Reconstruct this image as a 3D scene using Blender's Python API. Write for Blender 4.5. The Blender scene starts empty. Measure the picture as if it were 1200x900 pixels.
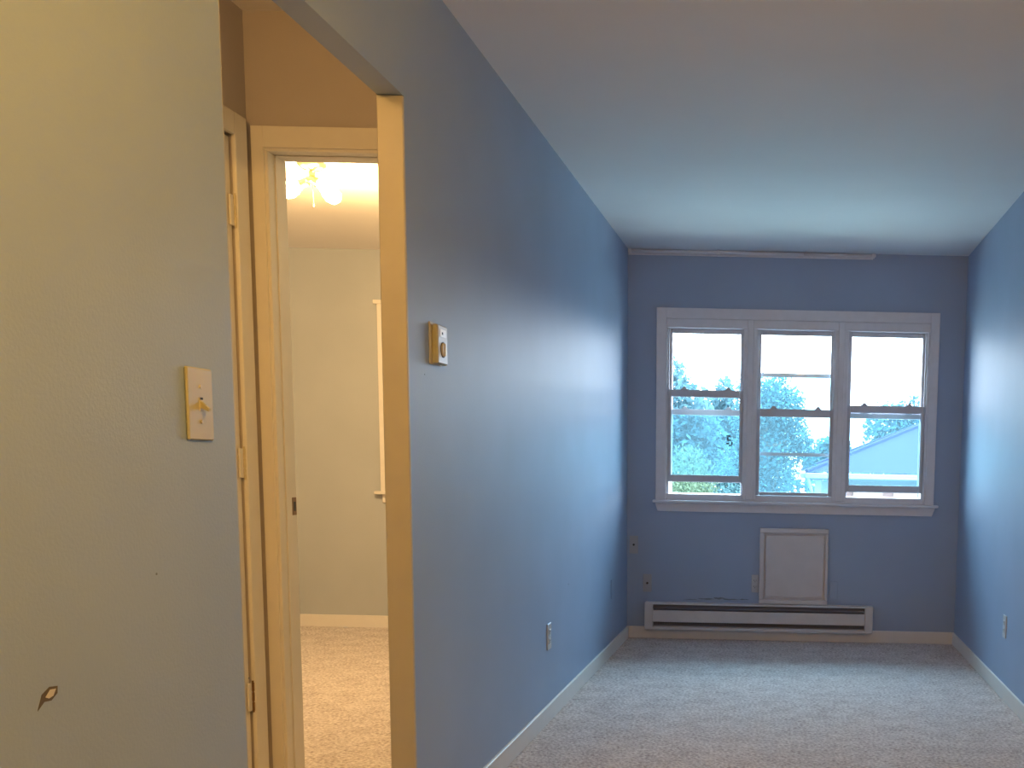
import bpy, bmesh, math, random
import numpy as np
from mathutils import Vector, Matrix, noise
random.seed(7)
sc = bpy.context.scene
COL = sc.collection
PI = math.pi

# ------------------------------------------------------------------ camera
F, CX, CY, CAMH = 1240.0, 925.78, 686.34, 1.1277
YAW, PIT, ROL = -0.0024202, -0.1132677, 0.0207907
def cam_axes():
    cy, sy, cp, sp, cr, sr = math.cos(YAW), math.sin(YAW), math.cos(PIT), math.sin(PIT), math.cos(ROL), math.sin(ROL)
    Bm = Matrix(((1, 0, 0), (0, 0, -1), (0, 1, 0)))
    Rz = Matrix(((cy, -sy, 0), (sy, cy, 0), (0, 0, 1)))
    Rx = Matrix(((1, 0, 0), (0, cp, -sp), (0, sp, cp)))
    Rr = Matrix(((cr, -sr, 0), (sr, cr, 0), (0, 0, 1)))
    return Rr @ Bm @ (Rz @ Rx).transposed()
A = cam_axes()
right, up, back = Vector(A[0]), -Vector(A[1]), -Vector(A[2])
cam = bpy.data.objects.new('camera', bpy.data.cameras.new('camera'))
COL.objects.link(cam)
M4 = Matrix((right, up, back)).transposed().to_4x4()
M4.translation = Vector((0, 0, CAMH))
cam.matrix_world = M4
cam.data.sensor_fit = 'HORIZONTAL'; cam.data.sensor_width = 36
cam.data.lens = F * 36 / 1200
cam.data.shift_x = (600 - CX) / 1200
cam.data.shift_y = (CY - 450) / 1200
cam.data.clip_start = 0.02; cam.data.clip_end = 400
sc.camera = cam

# ------------------------------------------------------------------ world: smooth overcast sky
w = bpy.data.worlds.new('overcast_sky'); sc.world = w; w.use_nodes = True
nt = w.node_tree; nt.nodes.clear()
o_ = nt.nodes.new('ShaderNodeOutputWorld'); bg = nt.nodes.new('ShaderNodeBackground')
tc = nt.nodes.new('ShaderNodeTexCoord'); sep = nt.nodes.new('ShaderNodeSeparateXYZ')
mx = nt.nodes.new('ShaderNodeMath'); mx.operation = 'MAXIMUM'; mx.inputs[1].default_value = 0
ma = nt.nodes.new('ShaderNodeMath'); ma.operation = 'MULTIPLY_ADD'; ma.inputs[1].default_value = 2.0; ma.inputs[2].default_value = 1.0
mm = nt.nodes.new('ShaderNodeMath'); mm.operation = 'MULTIPLY'; mm.inputs[1].default_value = 8.5   # horizon radiance
nt.links.new(tc.outputs['Generated'], sep.inputs[0]); nt.links.new(sep.outputs['Z'], mx.inputs[0])
nt.links.new(mx.outputs[0], ma.inputs[0]); nt.links.new(ma.outputs[0], mm.inputs[0])
nt.links.new(mm.outputs[0], bg.inputs['Strength']); bg.inputs['Color'].default_value = (0.84, 0.92, 1.0, 1)
nt.links.new(bg.outputs[0], o_.inputs[0])

# ------------------------------------------------------------------ lamps of the place
WARM = (1.0, 0.52, 0.13)
def lamp(name, loc, power, size=0.07, color=WARM):
    l = bpy.data.lights.new(name, 'POINT'); l.energy = power; l.color = color; l.shadow_soft_size = size
    o = bpy.data.objects.new(name, l); COL.objects.link(o); o.location = loc
    return o
lamp('living_lamp_light', (0.10, 1.00, 2.24), 38, 0.05, (1.0, 0.51, 0.09))
lamp('hall_lamp_light', (-1.38, 1.60, 2.20), 13, 0.07)
lamp('bedroom_lamp_light', (-2.15, 4.95, 2.17), 68, 0.07, (1.0, 0.61, 0.23))
def portal(name, loc, sx, sz):
    l = bpy.data.lights.new(name, 'AREA'); l.shape = 'RECTANGLE'; l.size = sx; l.size_y = sz; l.cycles.is_portal = True
    o = bpy.data.objects.new(name, l); COL.objects.link(o); o.location = loc; o.rotation_euler = (-PI / 2, 0, 0)
portal('window_portal', (0.03, 7.02, 1.45), 1.7, 1.1)

sc.view_settings.view_transform = 'Standard'; sc.view_settings.look = 'None'
sc.view_settings.gamma = 1; sc.view_settings.use_curve_mapping = False
sc.view_settings.exposure = 0.65
sc.cycles.use_denoising = True
sc.cycles.max_bounces = 12; sc.cycles.diffuse_bounces = 7; sc.cycles.transparent_max_bounces = 16
sc.cycles.sample_clamp_indirect = 6

# ------------------------------------------------------------------ materials
def mat(name, col, rough=0.5, metal=0.0, spec=0.5, var=0.0, vscale=6.0, bump=0.0, bscale=300.0, emit=None, estr=0.0):
    m = bpy.data.materials.new(name); m.use_nodes = True
    t = m.node_tree; p = t.nodes['Principled BSDF']
    p.inputs['Base Color'].default_value = (*col, 1); p.inputs['Roughness'].default_value = rough
    p.inputs['Metallic'].default_value = metal; p.inputs['Specular IOR Level'].default_value = spec
    ge = t.nodes.new('ShaderNodeNewGeometry')
    if var > 0:
        n = t.nodes.new('ShaderNodeTexNoise'); n.inputs['Scale'].default_value = vscale; n.inputs['Detail'].default_value = 6
        t.links.new(ge.outputs['Position'], n.inputs['Vector'])
        mr = t.nodes.new('ShaderNodeMapRange'); mr.inputs[1].default_value = .3; mr.inputs[2].default_value = .7
        mr.inputs[3].default_value = 1 - var; mr.inputs[4].default_value = 1 + var
        t.links.new(n.outputs['Fac'], mr.inputs[0])
        v = t.nodes.new('ShaderNodeVectorMath'); v.operation = 'SCALE'; v.inputs[0].default_value = col
        t.links.new(mr.outputs[0], v.inputs['Scale']); t.links.new(v.outputs[0], p.inputs['Base Color'])
    if bump > 0:
        n = t.nodes.new('ShaderNodeTexNoise'); n.inputs['Scale'].default_value = bscale; n.inputs['Detail'].default_value = 3
        t.links.new(ge.outputs['Position'], n.inputs['Vector'])
        b = t.nodes.new('ShaderNodeBump'); b.inputs['Strength'].default_value = bump; b.inputs['Distance'].default_value = 0.002
        t.links.new(n.outputs['Fac'], b.inputs['Height']); t.links.new(b.outputs[0], p.inputs['Normal'])
    if emit:
        p.inputs['Emission Color'].default_value = (*emit, 1); p.inputs['Emission Strength'].default_value = estr
    return m

PAINT = mat('blue_grey_wall_paint', (0.33, 0.42, 0.58), 0.5, spec=0.45, var=0.03, vscale=3, bump=0.25, bscale=160)
HPAINT = mat('hall_tan_paint', (0.48, 0.44, 0.44), 0.6, var=0.03, vscale=3, bump=0.25, bscale=160)
BPAINT = mat('bedroom_pale_grey_paint', (0.42, 0.45, 0.48), 0.6, var=0.03, vscale=3, bump=0.25, bscale=160)
CEILM = mat('white_ceiling_paint', (0.82, 0.79, 0.785), 0.7, spec=0.3, var=0.02, vscale=2, bump=0.2, bscale=200)
TRIM = mat('white_trim_paint', (0.76, 0.73, 0.69), 0.38, var=0.02, vscale=14)
CREAM = mat('aged_cream_trim_paint', (0.47, 0.46, 0.44), 0.45, var=0.03, vscale=14)
WTRIM = mat('window_trim_paint', (0.72, 0.71, 0.75), 0.42, var=0.03, vscale=20, bump=0.08, bscale=60)
SASHM = mat('white_vinyl_sash', (0.56, 0.57, 0.63), 0.4)
ALU = mat('storm_window_aluminium', (0.42, 0.48, 0.56), 0.4, metal=0.6)
IVORY = mat('ivory_plastic', (0.52, 0.49, 0.32), 0.35)
IVORYT = mat('old_ivory_plastic', (0.60, 0.55, 0.44), 0.4)
GREYP = mat('light_grey_faceplate', (0.55, 0.57, 0.60), 0.4)
DARK = mat('dark_slot', (0.03, 0.03, 0.03), 0.6)
BLACK = mat('black_plastic', (0.02, 0.02, 0.022), 0.5)
WHITEP = mat('white_plastic', (0.8, 0.8, 0.78), 0.35)
HEATM = mat('heater_enamel', (0.64, 0.62, 0.62), 0.4, var=0.04, vscale=18)
HEATD = mat('heater_inside_metal', (0.20, 0.19, 0.22), 0.5, metal=0.0)
PANELM = mat('sleeve_cover_paint', (0.66, 0.62, 0.62), 0.5, var=0.03, vscale=12)
BRASS = mat('painted_hinge', (0.62, 0.55, 0.40), 0.4, var=0.1, vscale=60)
BRONZE = mat('worn_brass_strike', (0.25, 0.14, 0.07), 0.35, metal=0.7)
CHIP = mat('bare_plaster', (0.62, 0.58, 0.50), 0.8)
CHIPD = mat('chip_edge', (0.10, 0.08, 0.06), 0.8)
DUST = mat('grey_dust_smudge', (0.20, 0.23, 0.28), 0.9)
TRACKM = mat('curtain_track_metal', (0.78, 0.77, 0.80), 0.35, metal=0.0)
NICKEL = mat('brushed_brass_fitting', (0.55, 0.42, 0.22), 0.35, metal=0.8)
BULB = mat('lit_bulb_glass', (1, 0.9, 0.7), 0.3, emit=(1.0, 0.82, 0.5), estr=30)
FROST = mat('lit_frosted_glass', (1, 0.95, 0.85), 0.4, emit=(1.0, 0.68, 0.32), estr=2)

def carpet():
    m = bpy.data.materials.new('taupe_carpet'); m.use_nodes = True; t = m.node_tree; p = t.nodes['Principled BSDF']
    p.inputs['Roughness'].default_value = 0.95; p.inputs['Specular IOR Level'].default_value = 0.15
    p.inputs['Sheen Weight'].default_value = 0.25; p.inputs['Sheen Roughness'].default_value = 0.5
    g = t.nodes.new('ShaderNodeNewGeometry')
    n1 = t.nodes.new('ShaderNodeTexNoise'); n1.inputs['Scale'].default_value = 75; n1.inputs['Detail'].default_value = 4
    n2 = t.nodes.new('ShaderNodeTexNoise'); n2.inputs['Scale'].default_value = 9; n2.inputs['Detail'].default_value = 5
    n2.inputs['Distortion'].default_value = 0.0
    for n in (n1, n2): t.links.new(g.outputs['Position'], n.inputs['Vector'])
    ad = t.nodes.new('ShaderNodeMath'); ad.operation = 'MULTIPLY_ADD'; ad.inputs[1].default_value = 0.25
    t.links.new(n2.outputs['Fac'], ad.inputs[0]); 
    m2 = t.nodes.new('ShaderNodeMath'); m2.operation = 'MULTIPLY'; m2.inputs[1].default_value = 0.75
    t.links.new(n1.outputs['Fac'], m2.inputs[0]); t.links.new(m2.outputs[0], ad.inputs[2])
    r = t.nodes.new('ShaderNodeValToRGB'); e = r.color_ramp.elements
    e[0].position = 0.36; e[0].color = (0.36, 0.295, 0.285, 1); e[1].position = 0.62; e[1].color = (0.76, 0.70, 0.675, 1)
    t.links.new(ad.outputs[0], r.inputs[0]); t.links.new(r.outputs[0], p.inputs['Base Color'])
    b = t.nodes.new('ShaderNodeBump'); b.inputs['Strength'].default_value = 0.8; b.inputs['Distance'].default_value = 0.010
    t.links.new(n1.outputs['Fac'], b.inputs['Height']); t.links.new(b.outputs[0], p.inputs['Normal'])
    return m
CARPET = carpet()

def pane_mat(name, tint, veil=0.0, veil_col=(0.6, 0.85, 1.0)):
    m = bpy.data.materials.new(name); m.use_nodes = True; t = m.node_tree; t.nodes.clear()
    o = t.nodes.new('ShaderNodeOutputMaterial'); tr = t.nodes.new('ShaderNodeBsdfTransparent'); gs = t.nodes.new('ShaderNodeBsdfGlossy')
    tr.inputs[0].default_value = (*tint, 1); gs.inputs['Roughness'].default_value = 0.02
    fr = t.nodes.new('ShaderNodeFresnel'); fr.inputs[0].default_value = 1.2
    mi = t.nodes.new('ShaderNodeMixShader'); src = tr
    if veil > 0:                                   # translucent veil imitating the haze over the view
        tl = t.nodes.new('ShaderNodeBsdfTranslucent'); tl.inputs[0].default_value = (*veil_col, 1)
        md = t.nodes.new('ShaderNodeMixShader'); md.inputs[0].default_value = veil
        t.links.new(tr.outputs[0], md.inputs[1]); t.links.new(tl.outputs[0], md.inputs[2]); src = md
    t.links.new(fr.outputs[0], mi.inputs[0]); t.links.new(src.outputs[0], mi.inputs[1]); t.links.new(gs.outputs[0], mi.inputs[2])
    t.links.new(mi.outputs[0], o.inputs[0]); return m
GLASS = pane_mat('clear_window_glass', (0.97, 0.99, 1.0))
STORMG = pane_mat('haze_veil_storm_glass', (0.95, 0.98, 1.0), 0.004)  # outdoor haze is mixed into the storm panes here and below
SCREEN = pane_mat('blue_tinted_storm_glass', (0.62, 0.84, 0.92), 0.022)

# ------------------------------------------------------------------ builders
class MB:
    def __init__(s): s.bm = bmesh.new()
    def box(s, x0, x1, y0, y1, z0, z1, bev=0.0, seg=1):
        vs = [s.bm.verts.new(c) for c in ((x0,y0,z0),(x1,y0,z0),(x1,y1,z0),(x0,y1,z0),(x0,y0,z1),(x1,y0,z1),(x1,y1,z1),(x0,y1,z1))]
        fs = [s.bm.faces.new([vs[i] for i in f]) for f in ((3,2,1,0),(4,5,6,7),(0,1,5,4),(1,2,6,5),(2,3,7,6),(3,0,4,7))]
        if bev > 0:
            es = list({e for f in fs for e in f.edges})
            bmesh.ops.bevel(s.bm, geom=es, offset=bev, segments=seg, affect='EDGES', profile=0.5)
        return s
    def tube(s, p0, p1, r0, r1=None, n=12, cap=True):
        r1 = r0 if r1 is None else r1
        p0, p1 = Vector(p0), Vector(p1); d = (p1 - p0).normalized()
        a = d.orthogonal().normalized(); b = d.cross(a)
        ra = [s.bm.verts.new(p0 + (a*math.cos(2*PI*i/n) + b*math.sin(2*PI*i/n))*r0) for i in range(n)]
        rb = [s.bm.verts.new(p1 + (a*math.cos(2*PI*i/n) + b*math.sin(2*PI*i/n))*r1) for i in range(n)]
        for i in range(n): s.bm.faces.new((ra[i], ra[(i+1) % n], rb[(i+1) % n], rb[i]))
        if cap: s.bm.faces.new(ra[::-1]); s.bm.faces.new(rb)
        return s
    def lathe(s, prof, origin, axis, n=20):
        o, d = Vector(origin), Vector(axis).normalized(); a = d.orthogonal().normalized(); b = d.cross(a); rings = []
        for r, h in prof:
            rings.append([s.bm.verts.new(o + d*h + (a*math.cos(2*PI*i/n) + b*math.sin(2*PI*i/n))*max(r, 1e-5)) for i in range(n)])
        for q in range(len(rings) - 1):
            for i in range(n): s.bm.faces.new((rings[q][i], rings[q][(i+1) % n], rings[q+1][(i+1) % n], rings[q+1][i]))
        return s
    def poly(s, pts, off):          # extruded polygon
        off = Vector(off); a = [s.bm.verts.new(p) for p in pts]; b = [s.bm.verts.new(Vector(p) + off) for p in pts]; n = len(a)
        s.bm.faces.new(a[::-1]); s.bm.faces.new(b)
        for i in range(n): s.bm.faces.new((a[i], a[(i+1) % n], b[(i+1) % n], b[i]))
        return s
    def obj(s, name, m, parent=None, kind=None, smooth=False, label=None):
        bmesh.ops.recalc_face_normals(s.bm, faces=s.bm.faces)
        if parent is None:
            c = Vector((0, 0, 0))
            lo = Vector([min(v.co[i] for v in s.bm.verts) for i in range(3)]); hi = Vector([max(v.co[i] for v in s.bm.verts) for i in range(3)])
            c = Vector(((lo.x+hi.x)/2, (lo.y+hi.y)/2, lo.z))
        else:
            c = Vector((0, 0, 0)); q = parent
            while q: c += q.location; q = q.parent
        for v in s.bm.verts: v.co -= c
        me = bpy.data.meshes.new(name); s.bm.to_mesh(me); s.bm.free(); me.materials.append(m)
        if smooth:
            for p in me.polygons: p.use_smooth = True
        o = bpy.data.objects.new(name, me); COL.objects.link(o)
        if parent is None: o.location = c
        else: o.parent = parent
        if kind: o['kind'] = kind
        if label: o['label'] = label
        return o
def root(name, loc, label=None, cat=None, group=None, kind=None):
    o = bpy.data.objects.new(name, None); COL.objects.link(o); o.location = loc; o.empty_display_size = 0.1
    for k, v in (('label', label), ('category', cat), ('group', group), ('kind', kind)):
        if v: o[k] = v
    return o
def tag(o, label, cat, group=None):
    o['label'] = label; o['category'] = cat
    if group: o['group'] = group
    return o
def panes(x0, x1, z0, z1, y, m, parent, t=0.004):
    return MB().box(x0, x1, y - t/2, y + t/2, z0, z1).obj('pane', m, parent)

# ------------------------------------------------------------------ dimensions
XL, XR, YB, H = -1.031, 1.082, 6.758, 2.44
XLo = XL - 0.068
OY0, OY1, OZ = 1.982, 2.900, 2.068       # opening in the left wall
HX, HY = -1.658, 3.324                    # hallway left wall and end wall
BY, BX = 6.95, -4.2                       # bedroom far wall, left wall
FY = -3.2                                 # wall behind the camera

# ------------------------------------------------------------------ shell
def grid_floor(name, x0, x1, y0, y1, step):
    nx, ny = int((x1-x0)/step)+1, int((y1-y0)/step)+1
    xs = np.linspace(x0, x1, nx); ys = np.linspace(y0, y1, ny)
    rng = np.random.default_rng(3)
    X, Y = np.meshgrid(xs, ys); Z = rng.random((ny, nx))*0.006 - 0.003
    Z[1:-1, 1:-1] = (Z[1:-1, 1:-1] + Z[:-2, 1:-1]*.3 + Z[1:-1, 2:]*.3)/1.3
    v = np.stack([X, Y, Z], -1).reshape(-1, 3)
    i = np.arange(nx*ny).reshape(ny, nx)
    f = np.stack([i[:-1, :-1], i[:-1, 1:], i[1:, 1:], i[1:, :-1]], -1).reshape(-1, 4)
    me = bpy.data.meshes.new(name); me.vertices.add(len(v)); me.vertices.foreach_set('co', v.ravel())
    me.loops.add(f.size); me.loops.foreach_set('vertex_index', f.ravel().astype(np.int32))
    me.polygons.add(len(f)); me.polygons.foreach_set('loop_start', np.arange(0, f.size, 4, dtype=np.int32))
    me.polygons.foreach_set('loop_total', np.full(len(f), 4, dtype=np.int32)); me.update(calc_edges=True); me.materials.append(CARPET)
    o = bpy.data.objects.new(name, me); COL.objects.link(o); o['kind'] = 'structure'; return o
fl = MB().box(-4.3, XR+0.1, FY-0.1, BY, -0.12, -0.006).obj('floor', CARPET, kind='structure')
grid_floor('floor_carpet', XLo, XR+0.02, 3.0, YB+0.01, 0.014)
grid_floor('floor_carpet', -3.6, -1.15, 2.2, BY, 0.014)
grid_floor('floor_carpet', XLo, XR+0.02, FY, 3.0, 0.06)
MB().box(-4.4, XR+0.2, FY-0.1, BY+0.15, H, H+0.15).obj('ceiling', CEILM, kind='structure')

b = MB()
b.box(XLo, XL, FY, OY0, 0, H); b.box(XLo, XL, OY0, OY1, OZ, H); b.box(XLo, XL, OY1, YB+0.21, 0, H)
wl = b.obj('wall_left', PAINT, kind='structure')
MB().box(XR, XR+0.1, FY, YB+0.21, 0, H).obj('wall_right', PAINT, kind='structure')
# back wall with the window opening and the sleeve opening behind the cover
WX0, WX1, WZ0, WZ1 = -0.795, 0.862, 0.905, 1.985
b = MB()
b.box(XL-0.001, WX0, YB, YB+0.2, 0, H); b.box(WX1, XR, YB, YB+0.2, 0, H)
b.box(WX0, WX1, YB, YB+0.2, 0, WZ0); b.box(WX0, WX1, YB, YB+0.2, WZ1, H)
wb = b.obj('wall_back', PAINT, kind='structure')
MB().box(BX, XR, FY-0.1, FY, 0, H).obj('wall_front', PAINT, kind='structure')
# hallway
DY0, DY1 = 2.42, 3.232                   # door in the hallway's left wall
b = MB()
b.box(HX-0.1, HX, 0.9, DY0, 0, H); b.box(HX-0.1, HX, DY1, HY, 0, H); b.box(HX-0.1, HX, DY0, DY1, 2.06, H)
b.box(HX-0.1, XLo, 0.8, 0.9, 0, H); b.box(HX-0.16, HX-0.1, 0.8, HY, 0, H)  # last slab is added behind the door to block stray daylight
b.obj('wall_hall_left', HPAINT, kind='structure')
EX0, EX1, EZ = -1.609, -1.150, 2.05      # bedroom doorway
b = MB()
b.box(BX-0.1, EX0, HY, HY+0.115, 0, H); b.box(EX1, XLo, HY, HY+0.115, 0, H); b.box(EX0, EX1, HY, HY+0.115, EZ, H)
b.obj('wall_hall_back', HPAINT, kind='structure')
MB().box(BX-0.1, BX, HY+0.115, BY+0.15, 0, H).obj('wall_bedroom_left', BPAINT, kind='structure')
VX0, VX1, VZ0, VZ1 = -2.57, -1.45, 0.93, 2.06
b = MB()
b.box(BX, VX0, BY, BY+0.15, 0, H); b.box(VX1, XLo, BY, BY+0.15, 0, H); b.box(VX0, VX1, BY, BY+0.15, 0, VZ0); b.box(VX0, VX1, BY, BY+0.15, VZ1, H)
b.obj('wall_bedroom_back', BPAINT, kind='structure')

# baseboards
def baseboard(name, x0, x1, y0, y1, zt=0.078): return MB().box(x0, x1, y0, y1, 0, zt, 0.003).obj(name, TRIM, kind='structure')
baseboard('baseboard_left', XL, XL+0.013, OY1+0.004, YB)
baseboard('baseboard_left', XL, XL+0.013, FY, OY0)
baseboard('baseboard_right', XR-0.013, XR, FY, YB)
baseboard('baseboard_back', XL+0.013, XR-0.013, YB-0.013, YB)
baseboard('baseboard_bedroom', BX, XLo, BY-0.013, BY, 0.082)
baseboard('baseboard_bedroom', BX, BX+0.013, HY+0.115, BY-0.013, 0.082)
baseboard('baseboard_hall', HX, HX+0.013, 0.9, DY0-0.07)

# opening jambs in the left wall
for y0, y1 in ((OY1-0.012, OY1), (OY0, OY0+0.012)):
    MB().box(XLo-0.001, XL+(0.001 if y0 > 2.5 else -0.004), y0, y1, 0, OZ-0.001, 0.003 if y0 > 2.5 else 0.001).obj('trim_opening', CREAM, kind='structure')

# paint chip and nail marks on the near left wall, as small parts of the wall
def wall_blob(pts, t, m, name, lab=None):
    MB().poly([(XL, y, z) for y, z in pts], (t, 0, 0)).obj(name, m, wl, label=lab)
cy_, cz_ = 1.453, 0.789
wall_blob([(cy_-.022, cz_-.020), (cy_-.012, cz_+.001), (cy_+.004, cz_+.009), (cy_+.020, cz_+.007), (cy_+.019, cz_-.003), (cy_+.006, cz_-.011), (cy_-.008, cz_-.010)], .0006, CHIPD, 'paint_chip', 'dark edged chip in the paint')
wall_blob([(cy_-.006, cz_-.004), (cy_+.004, cz_+.005), (cy_+.016, cz_+.004), (cy_+.010, cz_-.005), (cy_+.001, cz_-.007)], .0009, CHIP, 'paint_chip')
for y, z, r in ((1.72, .93, .002), (4.95, .55, .004), (3.02, 1.36, .002), (2.0, .70, .002)):
    wall_blob([(y + r*math.cos(a), z + r*math.sin(a)) for a in [k*PI/4 for k in range(8)]], .0006, DUST, 'nail_hole')
# dusty smudge above the heater
for k, (x, z, a, c) in enumerate(((-.52, .262, .05, .004), (-.44, .268, .035, .006), (-.37, .262, .05, .004), (-.28, .264, .03, .003), (-.62, .257, .04, .002))):
    MB().poly([(x + a*math.cos(t)*(1 + .25*math.sin(3*t + k)), YB, z + c*math.sin(t)*(1 + .4*math.cos(5*t + k))) for t in [q*PI/8 for q in range(16)]], (0, -.0005, 0)).obj('dust_smudge', DUST, wb)

# ------------------------------------------------------------------ doors
def casing(name, pieces): 
    r = MB()
    for p in pieces: r.box(*p, 0.004, 2)
    return r.obj(name, TRIM, kind='structure')
# door in the hallway's left wall
d1 = root('door_1', (HX, (DY0+DY1)/2, 0), kind='structure')
CW = 0.066
MB().box(HX, HX+0.014, DY1-0.004, DY1+CW, 0, 2.056+CW, 0.004, 2).obj('casing_side', TRIM, d1)
MB().box(HX, HX+0.014, DY0-CW, DY0+0.004, 0, 2.056+CW, 0.004, 2).obj('casing_side', TRIM, d1)
MB().box(HX, HX+0.014, DY0+0.004, DY1-0.004, 2.056, 2.056+CW, 0.004, 2).obj('casing_head', TRIM, d1)
leaf = MB().box(HX-0.040, HX-0.004, DY0+0.004, DY1-0.006, 0.012, 2.05, 0.002).obj('door_leaf', TRIM, d1)
for y0, y1, z0, z1 in ((DY0+.11, DY0+.37, .2, .9), (DY1-.37, DY1-.11, .2, .9), (DY0+.11, DY0+.37, 1.05, 1.9), (DY1-.37, DY1-.11, 1.05, 1.9)):
    MB().box(HX-0.006, HX+0.002, y0, y1, z0, z1, 0.004).obj('door_panel', TRIM, leaf)
for z in (1.84, 1.10, 0.38):
    h = root('hinge', (0, 0, 0)); h.parent = d1; h.location = (0, DY1-(DY0+DY1)/2, z)
    MB().box(HX-0.002, HX+0.0042, DY1-.026, DY1+.012, z-.044, z+.044, .001).obj('hinge_leaf', TRIM, h)
    kq = MB()
    for q in range(3): kq.tube((HX+0.006, DY1-.004, z-.045+q*.031), (HX+0.006, DY1-.004, z-.045+q*.031+.027), .0045, n=10)
    kq.tube((HX+0.006, DY1-.004, z-.05), (HX+0.006, DY1-.004, z+.05), .003, n=8).obj('knuckle', BRASS if z > .5 else BRONZE, h)
k = MB().lathe([(0, .05), (.018, .05), (.026, .04), (.026, .028), (.012, .018), (.010, 0.004), (.03, .004), (.03, 0)], (HX-0.004, DY0+.07, .95), (1, 0, 0)).obj('door_knob', BRASS, d1, smooth=True)
# bedroom doorway
d2 = root('door_2', ((EX0+EX1)/2, HY, 0), kind='structure')
MB().box(-1.643, EX0+.003, HY-0.008, HY, 0, 2.109, 0.001).obj('casing_side', TRIM, d2)
MB().box(EX1-.003, -1.104, HY-0.008, HY, 0, 2.109, 0.001).obj('casing_side', TRIM, d2)
MB().box(EX0+.003, EX1-.003, HY-0.008, HY, EZ-.003, 2.109, 0.001).obj('casing_head', TRIM, d2)
MB().box(EX0-.001, EX0+.012, HY-.001, HY+.117, 0, EZ-.012, 0.002).obj('jamb', TRIM, d2)
MB().box(EX1-.012, EX1+.001, HY-.001, HY+.117, 0, EZ-.012, 0.002).obj('jamb', TRIM, d2)
MB().box(EX0-.001, EX1+.001, HY-.001, HY+.117, EZ-.012, EZ+.001, 0.002).obj('jamb', TRIM, d2)
st = MB(); st.box(EX0+.012, EX0+.016, HY+.040, HY+.078, 0, EZ-.012, .002).obj('door_stop', TRIM, d2)
MB().box(EX1-.016, EX1-.012, HY+.040, HY+.078, 0, EZ-.012, .002).obj('door_stop', TRIM, d2)
MB().box(EX0+.016, EX1-.016, HY+.040, HY+.078, EZ-.016, EZ-.012, .002).obj('door_stop', TRIM, d2)
sp = MB().box(EX0+.012, EX0+.0135, HY+.084, HY+.112, .935, .992, .0005).obj('strike_plate', BRONZE, d2, label='dark bronze strike plate')
MB().box(EX0+.0136, EX0+.0140, HY+.092, HY+.106, .948, .978).obj('latch_hole', BLACK, sp)

# ------------------------------------------------------------------ windows
def frame_ring(x0, x1, z0, z1, y0, y1, sl, sr, sb, stp, bev=0.003):
    r = MB()
    r.box(x0, x0+sl, y0, y1, z0, z1, bev); r.box(x1-sr, x1, y0, y1, z0, z1, bev)
    r.box(x0+sl, x1-sr, y0, y1, z0, z0+sb, bev); r.box(x0+sl, x1-sr, y0, y1, z1-stp, z1, bev)
    return r
def latch_bumps(x0, x1, z, y, parent, m):
    for fx in (0.22, 0.80):
        x = x0 + (x1-x0)*fx
        MB().poly([(x-.024, y, z), (x+.024, y, z), (x+.016, y, z+.006), (x+.006, y, z+.018), (x-.006, y, z+.018), (x-.016, y, z+.006)], (0, -.016, 0)).obj('sash_latch', m, parent)
def sash(x0, x1, z0, z1, y, kind, win, rail_b, rail_t, stile=0.020):
    s = frame_ring(x0, x1, z0, z1, y-.014, y+.014, stile, stile, rail_b, rail_t).obj('sash', SASHM, win, label=kind)
    panes(x0+stile-.004, x1-stile+.004, z0+rail_b-.004, z1-rail_t+.004, y+.002, GLASS, s)
    return s
win = root('window_1', (0.03, YB, 0.93), kind='structure')
units = [(-0.779, -0.302), (-0.217, 0.268), (0.354, 0.845)]
OZ0, OZ1 = 0.937, 1.958
# casing
cas = MB(); cas.box(-0.849, -0.788, YB-.020, YB, 0.893, 2.088, .0012); cas.obj('casing_side', WTRIM, win)
MB().box(0.862, 0.918, YB-.020, YB, 0.893, 2.088, .0012).obj('casing_side', WTRIM, win)
MB().box(-0.788, 0.862, YB-.020, YB, 2.024, 2.088, .0012).obj('casing_head', WTRIM, win)
MB().box(-0.788, 0.862, YB-.012, YB+.03, 1.968, 2.024, .003).obj('frame_head', WTRIM, win)
MB().box(-0.788, -0.781, YB-.014, YB+.03, .905, 1.968, .002).obj('frame_side', WTRIM, win)
MB().box(0.847, 0.862, YB-.014, YB+.03, .905, 1.968, .002).obj('frame_side', WTRIM, win)
for x0, x1 in ((-0.302, -0.217), (0.268, 0.354)):
    m_ = MB().box(x0, x1, YB-.012, YB+.16, .905, 1.968, .003).obj('mullion', WTRIM, win)
    MB().box(x0+.022, x1-.024, YB-.018, YB-.010, .905, 2.024, .003).obj('mullion_strip', WTRIM, m_)
MB().box(-0.865, 0.945, YB-.050, YB+.002, 0.876, 0.893, .004, 2).obj('stool', WTRIM, win)
MB().poly([(-0.853, YB, .876), (0.930, YB, .876), (0.908, YB, .822), (-0.836, YB, .822)], (0, -.016, 0)).obj('apron', WTRIM, win)
MB().box(-0.788, 0.862, YB-.006, YB+.17, .893, .933, .002).obj('inner_sill', WTRIM, win)
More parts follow.
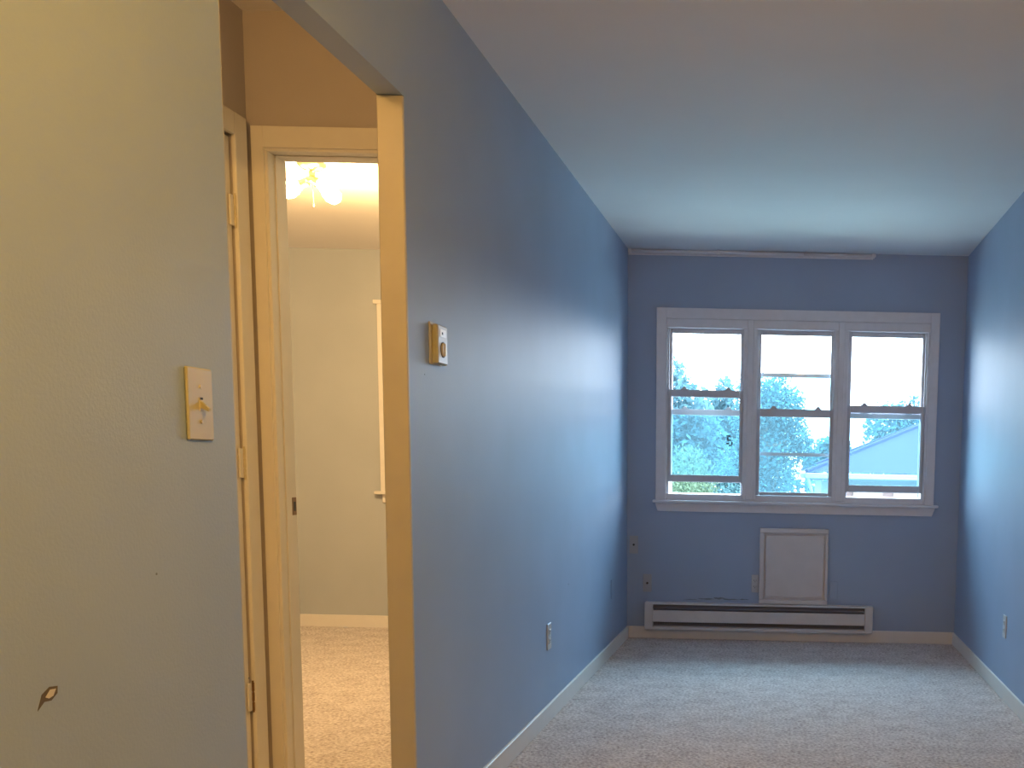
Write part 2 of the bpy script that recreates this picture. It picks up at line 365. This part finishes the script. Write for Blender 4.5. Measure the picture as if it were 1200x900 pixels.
# wall reveal liners
fr = MB(); fr.box(-0.795, -0.779, YB+.03, YB+.2, .905, 1.985); fr.box(.845, .862, YB+.03, YB+.2, .905, 1.985); fr.box(-0.779, .845, YB+.03, YB+.2, 1.968, 1.985)
fr.box(-.779, .845, YB+.17, YB+.23, .895, .925)
fr.obj('outer_frame', SASHM, win)
lift = [0.075, 0.0, 0.032]
for i, (x0, x1) in enumerate(units):
    zb = 0.934 + lift[i]; zt = 1.480 + lift[i]
    if i == 0: zt = 1.588
    lo = sash(x0+.003, x1-.003, zb, zt, YB+.020, 'lower sash pushed up a little' if lift[i] else None, win, 0.045 if i != 1 else .022, 0.045 if i != 1 else 0.050)
    if lo.get('label') is None and 'label' in lo: del lo['label']
    latch_bumps(x0, x1, zt, YB+.020, lo, SASHM)
    up_b = 1.432 if i != 1 else 1.436
    u = sash(x0+.003, x1-.003, up_b, 1.970, YB+.054, None, win, .036, .030)
    if i != 1: latch_bumps(x0, x1, up_b+.036, YB+.054, u, SASHM)
    # side tracks
    tr = MB(); tr.box(x0, x0+.008, YB+.006, YB+.075, .933, 1.968); tr.box(x1-.008, x1, YB+.006, YB+.075, .933, 1.968)
    tr.obj('sash_track', SASHM, win)
    # outer storm frame with tinted lower light
    zs = 1.46 if i != 1 else 1.70
    s = frame_ring(x0+.004, x1-.004, .925, 1.974, YB+.135, YB+.155, .012, .012, .012, .012, .002)
    s = s.obj('storm_frame', ALU, win)
    MB().box(x0+.012, x1-.012, YB+.132, YB+.152, zs-.013, zs+.013, .002).obj('storm_bar', ALU, s)
    zlow = .934
    if i == 1: MB().box(x0+.012, x1-.012, YB+.132, YB+.152, 1.185, 1.208, .002).obj('storm_bar', ALU, s)
    if i != 1: zlow = .934 + lift[i] + (.03 if i == 0 else .02)
    panes(x0+.01, x1-.01, zlow, zs, YB+.142, SCREEN, s)
    panes(x0+.01, x1-.01, zs, 1.957, YB+.146, STORMG, s)
# small sticker on the left lower pane
sx, sz = -0.385, 1.268
g = MB()
for dx, dz, ww, hh in ((-.008, .036, .026, .010), (-.014, .022, .011, .014), (-.004, .010, .024, .009), (-.014, -.012, .018, .010), (.014, -.010, .011, .018), (.004, -.024, .020, .007)):
    g.box(sx+dx-ww/2, sx+dx+ww/2, YB+.015, YB+.0165, sz+dz-hh/2, sz+dz+hh/2)
g.obj('sticker', BLACK, win)

# bedroom window (its left edge shows past the opening's jamb)
w2 = root('window_2', (-2.0, BY, 0.9), kind='structure')
MB().box(-2.668, -2.56, BY-.018, BY, .90, 2.12, .003).obj('casing_side', TRIM, w2)
MB().box(-1.46, -1.39, BY-.018, BY, .90, 2.12, .003).obj('casing_side', TRIM, w2)
MB().box(-2.690, -1.38, BY-.024, BY, 2.10, 2.125, .003).obj('casing_head', TRIM, w2)
MB().box(-2.56, -1.46, BY-.018, BY, 2.03, 2.10, .003).obj('casing_head', TRIM, w2)
MB().box(-2.700, -1.36, BY-.05, BY, .885, .905, .003).obj('stool', TRIM, w2)
MB().box(-2.66, -1.40, BY-.014, BY, .83, .885, .003).obj('apron', TRIM, w2)
for z0, z1, y in ((.93, 1.50, BY+.05), (1.46, 2.06, BY+.085)):
    s = frame_ring(VX0, VX1, z0, z1, y-.014, y+.014, .035, .035, .04, .04).obj('sash', SASHM, w2)
    panes(VX0+.03, VX1-.03, z0+.036, z1-.036, y, GLASS, s)

BLIND = mat('added_blind_fabric', (.62, .58, .50), .9)  # blind added out of view to hold daylight back from the bedroom
rb = root('added_daylight_blind', (-2.01, BY-.03, 2.06), 'unseen blind added to keep daylight out of the bedroom', 'blind')
MB().box(VX0-.004, VX1+.004, BY-.020, BY-.0185, .91, 2.06).obj('fabric', BLIND, rb)
MB().tube((VX0, BY-.04, 2.07), (VX1, BY-.04, 2.07), .018, n=12).obj('roller', BLIND, rb)

# ------------------------------------------------------------------ baseboard heater
hx0, hx1, hz0, hz1 = -0.909, 0.550, 0.066, 0.240
hd = 0.066
ht = root('baseboard_heater', ((hx0+hx1)/2, YB, hz0), 'long low white electric baseboard heater under the triple window', 'heater')
MB().box(hx0, hx1, YB-.006, YB, hz0, hz1).obj('back_plate', HEATM, ht)
for x0, x1 in ((hx0, hx0+.052), (hx1-.052, hx1)):
    MB().box(x0, x1, YB-hd, YB-.006, hz0+.0, hz1, .003).obj('end_cap', HEATM, ht)
MB().poly([(hx0+.052, YB-.02, hz1), (hx0+.052, YB-hd+.006, hz1-.001), (hx0+.052, YB-hd, hz1-.010), (hx0+.052, YB-hd+.002, hz1-.012), (hx0+.052, YB-.02, hz1-.006)], (hx1-hx0-.104, 0, 0)).obj('top_lip', HEATM, ht)
MB().box(hx0+.052, hx1-.052, YB-hd-.003, YB-hd+.002, .117, .192, .002).obj('front_cover', HEATM, ht)
MB().box(hx0+.052, hx1-.052, YB-hd-.001, YB-hd+.004, .066, .088, .002).obj('bottom_rail', HEATM, ht)
MB().box(hx0+.052, hx1-.052, YB-.03, YB-.008, .09, .235).obj('element_cavity', HEATD, ht)
MB().poly([(hx0+.052, YB-.055, .205), (hx0+.052, YB-.03, .228), (hx0+.052, YB-.03, .224), (hx0+.052, YB-.055, .200)], (hx1-hx0-.104, 0, 0)).obj('deflector', HEATD, ht)
fn = MB()
for q in range(118):
    x = hx0+.08+q*(hx1-hx0-.16)/117
    fn.box(x-.0006, x+.0006, YB-.056, YB-.03, .10, .165)
fn.obj('heating_fins', HEATD, ht, kind='stuff')
MB().tube((hx0+.052, YB-.043, .132), (hx1-.052, YB-.043, .132), .008, n=10).obj('element_tube', HEATD, ht)

# ------------------------------------------------------------------ sleeve cover panel
px0, px1, pz0, pz1 = -0.182, 0.256, 0.242, 0.727
pc = root('wall_sleeve_cover', ((px0+px1)/2, YB, pz0), 'off-white square framed air-conditioner sleeve cover panel centred under the window', 'panel')
for n_, bx in (('frame_rail', (px0, px1, pz1-.030, pz1)), ('frame_rail', (px0, px1, pz0, pz0+.028)), ('frame_stile', (px0, px0+.030, pz0+.028, pz1-.030)), ('frame_stile', (px1-.018, px1, pz0+.028, pz1-.030))):
    MB().box(bx[0], bx[1], YB-.034, YB, bx[2], bx[3], .005, 2).obj(n_, PANELM, pc)
MB().box(px0+.030, px1-.018, YB-.014, YB, pz0+.028, pz1-.030).obj('recess_board', PANELM, pc)
MB().box(px0+.038, px1-.026, YB-.026, YB-.013, pz0+.040, pz1-.044, .004, 2).obj('cover_board', PANELM, pc)
MB().box(px0+.045, px1-.035, YB-.029, YB-.025, pz0+.052, pz0+.058, .001).obj('bottom_ridge', PANELM, pc)

# ------------------------------------------------------------------ wall plates. axes: u along wall, n out of wall
def P(side, u, z, n):
    if side == 'L': return (XL+n, u, z)
    if side == 'R': return (XR-n, u, z)
    return (u, YB-n, z)
def pbox(mb, side, u0, u1, z0, z1, n0, n1, bev=0.0):
    a, b_ = P(side, u0, z0, n0), P(side, u1, z1, n1)
    mb.box(min(a[0], b_[0]), max(a[0], b_[0]), min(a[1], b_[1]), max(a[1], b_[1]), z0, z1, bev); return mb
def disc(mb, side, u, z, r, n0, n1, seg=14): mb.tube(P(side, u, z, n0), P(side, u, z, n1), r, n=seg); return mb
def plate(name, side, u, z, m, label, cat, group=None, w=.070, h=.114):
    r = root(name, P(side, u, z - h/2, 0), label, cat, group)
    pbox(MB(), side, u-w/2, u+w/2, z-h/2, z+h/2, 0, .006, .0022).obj('cover_plate', m, r)
    return r
def duplex(name, side, u, z, m, label, group=None, face=None, w=.070):
    r = plate(name, side, u, z, m, label, 'outlet', group, w=w)
    for dz in (-.0195, .0195):
        rc = pbox(MB(), side, u-.0165, u+.0165, z+dz-.0135, z+dz+.0135, .005, .0085, .003).obj('socket_face', face or m, r)
        s = MB(); pbox(s, side, u-.008, u-.0055, z+dz-.002, z+dz+.006, .0083, .0088); pbox(s, side, u+.0055, u+.008, z+dz-.002, z+dz+.006, .0083, .0088)
        disc(s, side, u, z+dz-.007, .0025, .0083, .0088, 8); s.obj('slots', DARK, rc)
    disc(MB(), side, u, z, .0032, .005, .0075, 10).obj('screw', m, r)
    return r
duplex('outlet', 'L', 4.53, .370, GREYP, 'off-white duplex outlet low on the left wall halfway to the window', face=GREYP)
duplex('outlet', 'R', 5.18, .357, GREYP, 'off-white duplex outlet low on the right wall above the baseboard', face=GREYP)
duplex('outlet', 'B', -.2085, .368, GREYP, 'grey duplex outlet on the back wall tight against the sleeve cover', face=GREYP, w=.046)
r = plate('blank_plate', 'B', .297, .335, PAINT, 'blank wall plate painted blue just right of the sleeve cover', 'plate', w=.052)
for dz in (-.03, .03): disc(MB(), 'B', .299, .335+dz, .003, .005, .0075, 8).obj('screw', PAINT, r)
def coax(u, z, lab):
    r = plate('coax_plate', 'B', u, z, MUTED, lab, 'plate', w=.054)
    disc(MB(), 'B', u, z, .0075, .005, .011, 6).obj('jack_nut', DARK, r); disc(MB(), 'B', u, z, .0045, .010, .018, 10).obj('jack_barrel', DARK, r)
    for dz in (-.042, .042): disc(MB(), 'B', u, z+dz, .003, .005, .0072, 8).obj('screw', MUTED, r)
MUTED = mat('dusty_beige_plate', (0.42, 0.44, 0.48), 0.5)
coax(-.988, .603, 'upper of two small cable jack plates in the left corner of the back wall')
coax(-.900, .358, 'lower cable jack plate just above the left end of the heater')
r = plate('blank_plate', 'L', 6.17, .385, PAINT, 'painted-over wall plate on the left wall near the far corner', 'plate')
for dz in (-.03, .03): disc(MB(), 'L', 6.17, .385+dz, .003, .005, .0075, 8).obj('screw', PAINT, r)
# light switch
r = plate('light_switch', 'L', 1.862, 1.212, IVORY, 'ivory toggle light switch on the near left wall before the opening', 'switch', w=.079, h=.124)
pbox(MB(), 'L', 1.857, 1.867, 1.200, 1.224, .0055, .0072, .0005).obj('toggle_slot', IVORYT, r)
MB().poly([(XL+.005, 1.8585, 1.219), (XL+.005, 1.8585, 1.207), (XL+.020, 1.8585, 1.1995), (XL+.021, 1.8585, 1.2045)], (0, .007, 0)).obj('toggle', IVORY, r)
pbox(MB(), 'L', 1.858, 1.866, 1.2195, 1.2235, .0072, .0078).obj('toggle_gap', DARK, r)
for dz in (-.030, .030): disc(MB(), 'L', 1.862, 1.212+dz, .0034, .0055, .0078, 12).obj('screw', IVORYT, r)
# thermostat
tu0, tu1, tz0, tz1 = 3.073, 3.158, 1.396, 1.507
th = root('thermostat', (XL, (tu0+tu1)/2, tz0), 'ivory dial thermostat with grey face on the left wall beyond the opening', 'thermostat')
pbox(MB(), 'L', tu0-.014, tu1+.003, tz0-.002, tz1+.005, 0, .004, .001).obj('wall_plate', IVORYT, th)
pbox(MB(), 'L', tu0, tu1, tz0, tz1, .004, .020, .003).obj('body', IVORY, th)
fp = pbox(MB(), 'L', tu0+.003, tu1-.003, tz0+.003, tz1-.003, .019, .0222, .001).obj('faceplate', GREYP, th, label='light grey faceplate')
pbox(MB(), 'L', tu0+.018, tu1-.018, tz1-.034, tz1-.012, .022, .0235, .0005).obj('scale_label', WHITEP, fp)
pbox(MB(), 'L', tu0+.030, tu0+.040, tz1-.027, tz1-.020, .0235, .0238).obj('scale_mark', DARK, fp)
cu, cz = (tu0+tu1)/2, tz0+.042
kn = MB().lathe([(.020, 0), (.020, .003), (.018, .006), (.0, .006)], P('L', cu, cz, .022), (1, 0, 0), 24).obj('dial', IVORYT, th, smooth=False)
pbox(MB(), 'L', cu-.0035, cu+.0035, cz-.017, cz+.017, .028, .0305, .001).obj('dial_grip', IVORY, kn)
MB().lathe([(.0225, 0), (.0225, .0012), (.020, .0012)], P('L', cu, cz, .022), (1, 0, 0), 24).obj('dial_ring', DARK, th)

# ------------------------------------------------------------------ curtain track
ct = root('curtain_track', (XL, YB, 2.40), 'thin metal curtain track along the back wall against the ceiling', 'curtain track')
MB().tube((XL+.004, YB-.022, 2.426), (.06, YB-.022, 2.426), .0105, n=12).obj('outer_tube', TRACKM, ct, smooth=True)
MB().tube((.05, YB-.022, 2.426), (.505, YB-.022, 2.426), .0085, n=12).obj('inner_tube', TRACKM, ct, smooth=True)
for x in (-1.015, -.47, .49):
    MB().box(x-.009, x+.009, YB-.036, YB, 2.412, 2.439, .002).obj('bracket', TRACKM, ct)
MB().box(XL+.001, .49, YB-.006, YB, 2.405, 2.436, .002).obj('mounting_rail', WTRIM, ct)

# ------------------------------------------------------------------ lamps
def bulb_lamp(name, loc, label, angs, bulbs=True):
    x, y = loc; z = H
    r = root(name, (x, y, z-.16), label, 'lamp')
    MB().lathe([(0, 0), (.062, 0), (.062, -.010), (.045, -.026), (.016, -.032), (.014, -.060), (.030, -.066), (.030, -.085), (0, -.090)], (x, y, z), (0, 0, 1), 24).obj('canopy', NICKEL, r, smooth=True)
    for a in angs:
        d = Vector((math.cos(a), math.sin(a), -.42)).normalized(); o = Vector((x, y, z-.072)) + d*.025
        s = MB().tube(o, o+d*.032, .019, .021, 14).obj('socket', NICKEL, r)
        MB().lathe([(.014, .0), (.018, .012), (.032, .035), (.038, .062), (.032, .088), (.015, .102), (0, .106)], o+d*.026, d, 18).obj('bulb', BULB, r, smooth=True)
    MB().tube((x, y, z-.09), (x+.004, y, z-.17), .0016, n=6).obj('pull_chain', NICKEL, r)
    MB().lathe([(0, -.172), (.004, -.176), (.004, -.186), (0, -.190)], (x+.004, y, z), (0, 0, 1), 8).obj('chain_end', NICKEL, r)
    return r
bulb_lamp('ceiling_lamp', (-2.19, 4.97), 'lit bare-bulb ceiling lamp with pull chain seen through the bedroom doorway', (math.radians(178), math.radians(-28), math.radians(62)))
def dome(name, loc, label):
    x, y = loc; r = root(name, (x, y, H-.12), label, 'lamp')
    MB().lathe([(0, 0), (.15, 0), (.15, -.02), (.13, -.025)], (x, y, H), (0, 0, 1), 28).obj('base', WHITEP, r, smooth=False)
    MB().lathe([(.128, -.024), (.125, -.045), (.10, -.075), (.06, -.095), (0, -.10)], (x, y, H), (0, 0, 1), 28).obj('glass_shade', FROST, r, smooth=True)
    return r
dome('ceiling_lamp', (-1.38, 1.60), 'round white lamp base on the hallway ceiling')
dome('ceiling_lamp', (0.10, 1.00), 'round white lamp base on the near living room ceiling')

# ------------------------------------------------------------------ outdoors
GZ = -2.9
GRASS = mat('lawn', (0.20, 0.24, 0.21), 0.9, var=0.25, vscale=1.2)
gr = MB(); gr.box(-60, 60, YB+.4, 110, GZ-.3, GZ); gr.obj('ground', GRASS, kind='structure')
EXT = mat('exterior_siding', (0.55, 0.55, 0.56), 0.7)
MB().box(-4.6, 3.0, YB+.2, YB+.55, H+.02, H+.16).obj('roof_eave', EXT, kind='structure')

def leaf_mat(name, c, var=0.2):
    m = bpy.data.materials.new(name); m.use_nodes = True; t = m.node_tree; t.nodes.clear()
    o = t.nodes.new('ShaderNodeOutputMaterial'); d = t.nodes.new('ShaderNodeBsdfDiffuse'); tl = t.nodes.new('ShaderNodeBsdfTranslucent'); mi = t.nodes.new('ShaderNodeMixShader')
    g = t.nodes.new('ShaderNodeNewGeometry'); mr = t.nodes.new('ShaderNodeMapRange')
    mr.inputs[3].default_value = 1-var; mr.inputs[4].default_value = 1+var
    t.links.new(g.outputs['Random Per Island'], mr.inputs[0])
    v = t.nodes.new('ShaderNodeVectorMath'); v.operation = 'SCALE'; v.inputs[0].default_value = c
    t.links.new(mr.outputs[0], v.inputs['Scale'])
    for q in (d, tl): t.links.new(v.outputs[0], q.inputs[0])
    mi.inputs[0].default_value = 0.45
    t.links.new(d.outputs[0], mi.inputs[1]); t.links.new(tl.outputs[0], mi.inputs[2]); t.links.new(mi.outputs[0], o.inputs[0]); return m
LEAF_A = leaf_mat('blue_green_leaves', (0.050, 0.110, 0.135))
LEAF_B = leaf_mat('teal_leaves', (0.045, 0.105, 0.125))
LEAF_C = leaf_mat('yellow_green_leaves', (0.07, 0.12, 0.085), .2)
LEAF_D = leaf_mat('pale_green_leaves', (0.06, 0.115, 0.11))
BARK = mat('bark', (0.16, 0.14, 0.12), 0.9, var=.3, vscale=8)

def leaves_obj(name, blobs, n, size, m, parent, seed, droop=0.0):
    rng = np.random.default_rng(seed)
    B = np.array(blobs, float)          # x y z rx ry rz
    wts = (B[:, 3]*B[:, 5]); wts = wts/wts.sum()
    idx = rng.choice(len(B), n, p=wts)
    d = rng.normal(size=(n, 3)); d /= np.linalg.norm(d, axis=1)[:, None]
    rad = rng.random(n)**0.35*(1+rng.normal(size=n)*.07)
    c = B[idx, :3] + d*B[idx, 3:6]*rad[:, None]
    a = rng.normal(size=(n, 3)); a[:, 2] -= droop*3; a /= np.linalg.norm(a, axis=1)[:, None]
    b_ = np.cross(a, rng.normal(size=(n, 3))); b_ /= np.linalg.norm(b_, axis=1)[:, None]
    s = size*(0.6+rng.random(n)*.8)
    L = 1.0 + droop*1.0
    v = np.stack([c - a*s[:, None]*L, c + b_*s[:, None]*.5, c + a*s[:, None]*L, c - b_*s[:, None]*.5], 1).reshape(-1, 3)
    par = Vector((0, 0, 0)); q = parent
    while q: par += q.location; q = q.parent
    v -= np.array(par)
    me = bpy.data.meshes.new(name); me.vertices.add(len(v)); me.vertices.foreach_set('co', v.ravel())
    me.loops.add(n*4); me.loops.foreach_set('vertex_index', np.arange(n*4, dtype=np.int32))
    me.polygons.add(n); me.polygons.foreach_set('loop_start', np.arange(0, n*4, 4, dtype=np.int32)); me.polygons.foreach_set('loop_total', np.full(n, 4, dtype=np.int32))
    me.update(calc_edges=True); me.materials.append(m)
    o = bpy.data.objects.new(name, me); COL.objects.link(o); o.parent = parent; o['kind'] = 'stuff'; return o
def tree(name, x, y, blobs, n, size, m, label, seed, group=None, cat='tree', trunk=.22, droop=0, ztop=1.0):
    r = root(name, (x, y, GZ), label, cat, group)
    leaves_obj('foliage', blobs, n, size, m, r, seed, droop)
    if trunk:
        t = MB(); t.tube((x, y, GZ), (x+.1, y, ztop), trunk, trunk*.5, 10)
        rr = random.Random(seed)
        for bl in blobs[:8]:
            z0 = GZ + (ztop-GZ)*rr.uniform(.45, .95)
            t.tube((x+.05, y, z0), (bl[0], bl[1], bl[2]), trunk*.35, trunk*.1, 7)
        t.obj('trunk', BARK, r)
    return r
tree('broad_tree', -4.6, 29, [(-5.2,29,2.4,2.0,1.8,2.3), (-3.5,29,2.9,.75,1.1,1.25), (-3.0,28.5,2.3,.75,1.0,1.2), (-4.2,29,.6,1.9,1.6,1.5), (-2.45,28.5,1.5,.75,.9,1.3), (-6.5,29,1.5,2,2,1.8)], 30000, .085, LEAF_A, 'tall broad blue-green tree at the left edge of the window view', 1)
tree('leafy_tree', -.6, 20.9, [(a_*.745, 20.9, 1.128+(c_-1.128)*.745, d_*.745, e_*.745, f_*.745) for a_, c_, d_, e_, f_ in ((-1.0,2.6,.65,.8,.95), (-.35,2.7,.5,.7,.8), (.02,2.5,.38,.6,.7), (-.7,1.2,1.0,.8,1.2), (-1.0,.3,.7,.8,1.2), (.15,1.85,.42,.5,.45), (.45,1.45,.35,.4,.4))], 14000, .042, LEAF_B, 'airy leafy tree filling the middle window view', 2, ztop=2.4, trunk=.14)
tree('distant_tree', -2.0, 40, [(-3.2+i*.62,40+(i%3),2.1+.45*math.sin(i*2.3),.5,.8,1.9+.2*math.sin(i*1.7)) for i in range(5)], 5000, .14, LEAF_A, 'low distant tree seen in the dip between the two nearer trees', 3, ztop=1.0)
tree('willow_tree', -2.25, 23.6, [(-2.28,23.6,.40,.68,.7,1.12), (-2.15,23.4,-.2,.80,.8,1.0), (-2.45,23.6,-.6,.9,.8,.9)], 14000, .032, LEAF_C, 'rounded yellow-green weeping tree low in the left window', 4, droop=.5, ztop=.6, trunk=.12)
tree('conical_tree', -1.5, 26.2, [(-1.5,26.2,.55,.42,.5,.75), (-1.4,26.2,-.1,.75,.7,.8), (-1.6,26.2,-1.0,.9,.8,1.0)], 8000, .05, LEAF_B, 'dark pointed tree right of the yellow-green one', 5, ztop=.8, trunk=.1)
tree('roofside_tree', 3.4, 36, [(3.2,36,2.4,.75,.8,.9), (4.3,36,2.5,1.1,.8,1.05), (5.8,36,2.3,1.2,1,1.1), (3.9,36,1.2,1.4,1,1.2)], 7000, .10, LEAF_A, 'dark tree rising behind the neighbouring roof', 6, ztop=2.0, trunk=.16)
tree('small_tree', 1.15, 33, [(1.15,33,1.5,.42,.5,.55), (1.5,33,1.6,.4,.5,.6), (.75,33,1.25,.35,.4,.4)], 2500, .08, LEAF_B, 'small tree just left of the roof edge', 7, ztop=1.2, trunk=.08)
SHL = ['round pale shrub at the left end of the window view', 'blue-green shrub right of the end shrub in the left window', 'pale shrub under the yellow-green tree', 'bluish shrub right of the yellow-green tree',
       'pale shrub behind the first mullion', 'bluish shrub at the left of the middle window', 'pale shrub at the foot of the middle window', 'bluish shrub beside the porch post of the house']
for i in range(8):
    x = -4.55 + i*.66; y = 17.3 + (i % 2)*1.4
    tree('leafy_shrub', x, y, [(x, y, -.95+.12*math.sin(i*2.1), .30, .5, .70), (x, y, -1.9, .31, .5, .85)], 2200, .038, LEAF_D if i % 2 == 0 else LEAF_A,
         SHL[i], 20+i, 'shrubs below the window', 'shrub', trunk=.03, ztop=-1.2)
tree('back_hedge', -1.5, 46, [(-12+i*2.2,46,-.2+.4*math.sin(i*1.9),1.6,1.2,1.7) for i in range(16)], 12000, .16, LEAF_A, 'long bluish line of foliage far behind the trees', 50, trunk=0, cat='hedge')

# neighbouring house with a hip roof
ROOF = mat('blue_grey_shingles', (0.020, 0.021, 0.055), 0.9, spec=0.05, var=.06, vscale=3)
BRICKM = bpy.data.materials.new('pale_pink_brick'); BRICKM.use_nodes = True
t = BRICKM.node_tree; bt = t.nodes.new('ShaderNodeTexBrick'); g = t.nodes.new('ShaderNodeNewGeometry')
mp = t.nodes.new('ShaderNodeMapping'); mp.inputs['Rotation'].default_value = (PI/2, 0, 0)
bt.inputs['Scale'].default_value = 4.5; bt.inputs['Color1'].default_value = (.075, .052, .058, 1); bt.inputs['Color2'].default_value = (.065, .045, .05, 1); bt.inputs['Mortar'].default_value = (.085, .075, .08, 1)
t.links.new(g.outputs['Position'], mp.inputs[0]); t.links.new(mp.outputs[0], bt.inputs['Vector']); t.links.new(bt.outputs[0], t.nodes['Principled BSDF'].inputs['Base Color'])
WSID = mat('white_fascia', (.16, .175, .18), .6)
SIDE = mat('pale_siding', (.09, .105, .12), .7)
hs = root('neighbour_house', (5.5, 26, GZ), 'neighbouring house with blue-grey hip roof and white gutter outside the right window', 'house')
ex0, ex1, ey0, ey1, ez, rz = .35, 13.0, 22, 30, 1.0, 2.66
b = MB(); bmv = [b.bm.verts.new(c) for c in ((ex0,ey0,ez),(ex1,ey0,ez),(ex1,ey1,ez),(ex0,ey1,ez),(4.35,26,rz),(9.0,26,rz))]
for f in ((0,1,5,4),(1,2,5),(2,3,4,5),(3,0,4),(3,2,1,0)): b.bm.faces.new([bmv[i] for i in f])
b.obj('roof', ROOF, hs)
def capline(p, q): return MB().tube(Vector(p)+Vector((0,0,.01)), Vector(q)+Vector((0,0,.01)), .05, n=6)
for p, q in (((ex0,ey0,ez),(4.35,26,rz)), ((ex0,ey1,ez),(4.35,26,rz)), ((4.35,26,rz),(9,26,rz))): capline(p, q).obj('ridge_cap', ROOF, hs)
MB().box(ex0-.02, ex1, ey0-.12, ey0, ez-.13, ez-.02, .01).obj('gutter', WSID, hs)
MB().box(ex0-.12, ex0, ey0, ey1, ez-.13, ez-.02, .01).obj('gutter', WSID, hs)
MB().box(ex0, ex1, ey0, ey0+.5, ez-.16, ez-.03).obj('soffit', SIDE, hs)
MB().box(ex0+.6, ex1-.5, ey0+.5, ey0+.62, .66, ez-.1).obj('siding_band', SIDE, hs)
hw = MB().box(ex0+.6, ex1-.5, ey0+.5, ey1-.5, GZ, .66).obj('brick_wall', BRICKM, hs)
for x in (1.35, 2.2, 4.4):
    wn = frame_ring(x, x+.62, -.55, .60, ey0+.44, ey0+.52, .06, .06, .06, .06).obj('window', WSID, hs)
    MB().box(x+.05, x+.57, ey0+.47, ey0+.49, -.5, .55).obj('pane', mat('dark_pane', (.25, .38, .45), .1), wn)
for x in (.52,):
    MB().box(x, x+.14, ey0+.1, ey0+.24, GZ, ez-.15, .01).obj('porch_post', WSID, hs)
MB().tube((ex0+.03, ey0-.06, ez-.12), (ex0+.14, ey0-.02, ez-.5), .035, n=8).tube((ex0+.14, ey0-.02, ez-.5), (ex0+.14, ey0-.02, GZ), .035, n=8).obj('downspout', WSID, hs)
MB().box(.62, .95, ey0+.55, ey0+.6, .0, .8).obj('porch_panel', WSID, hs)
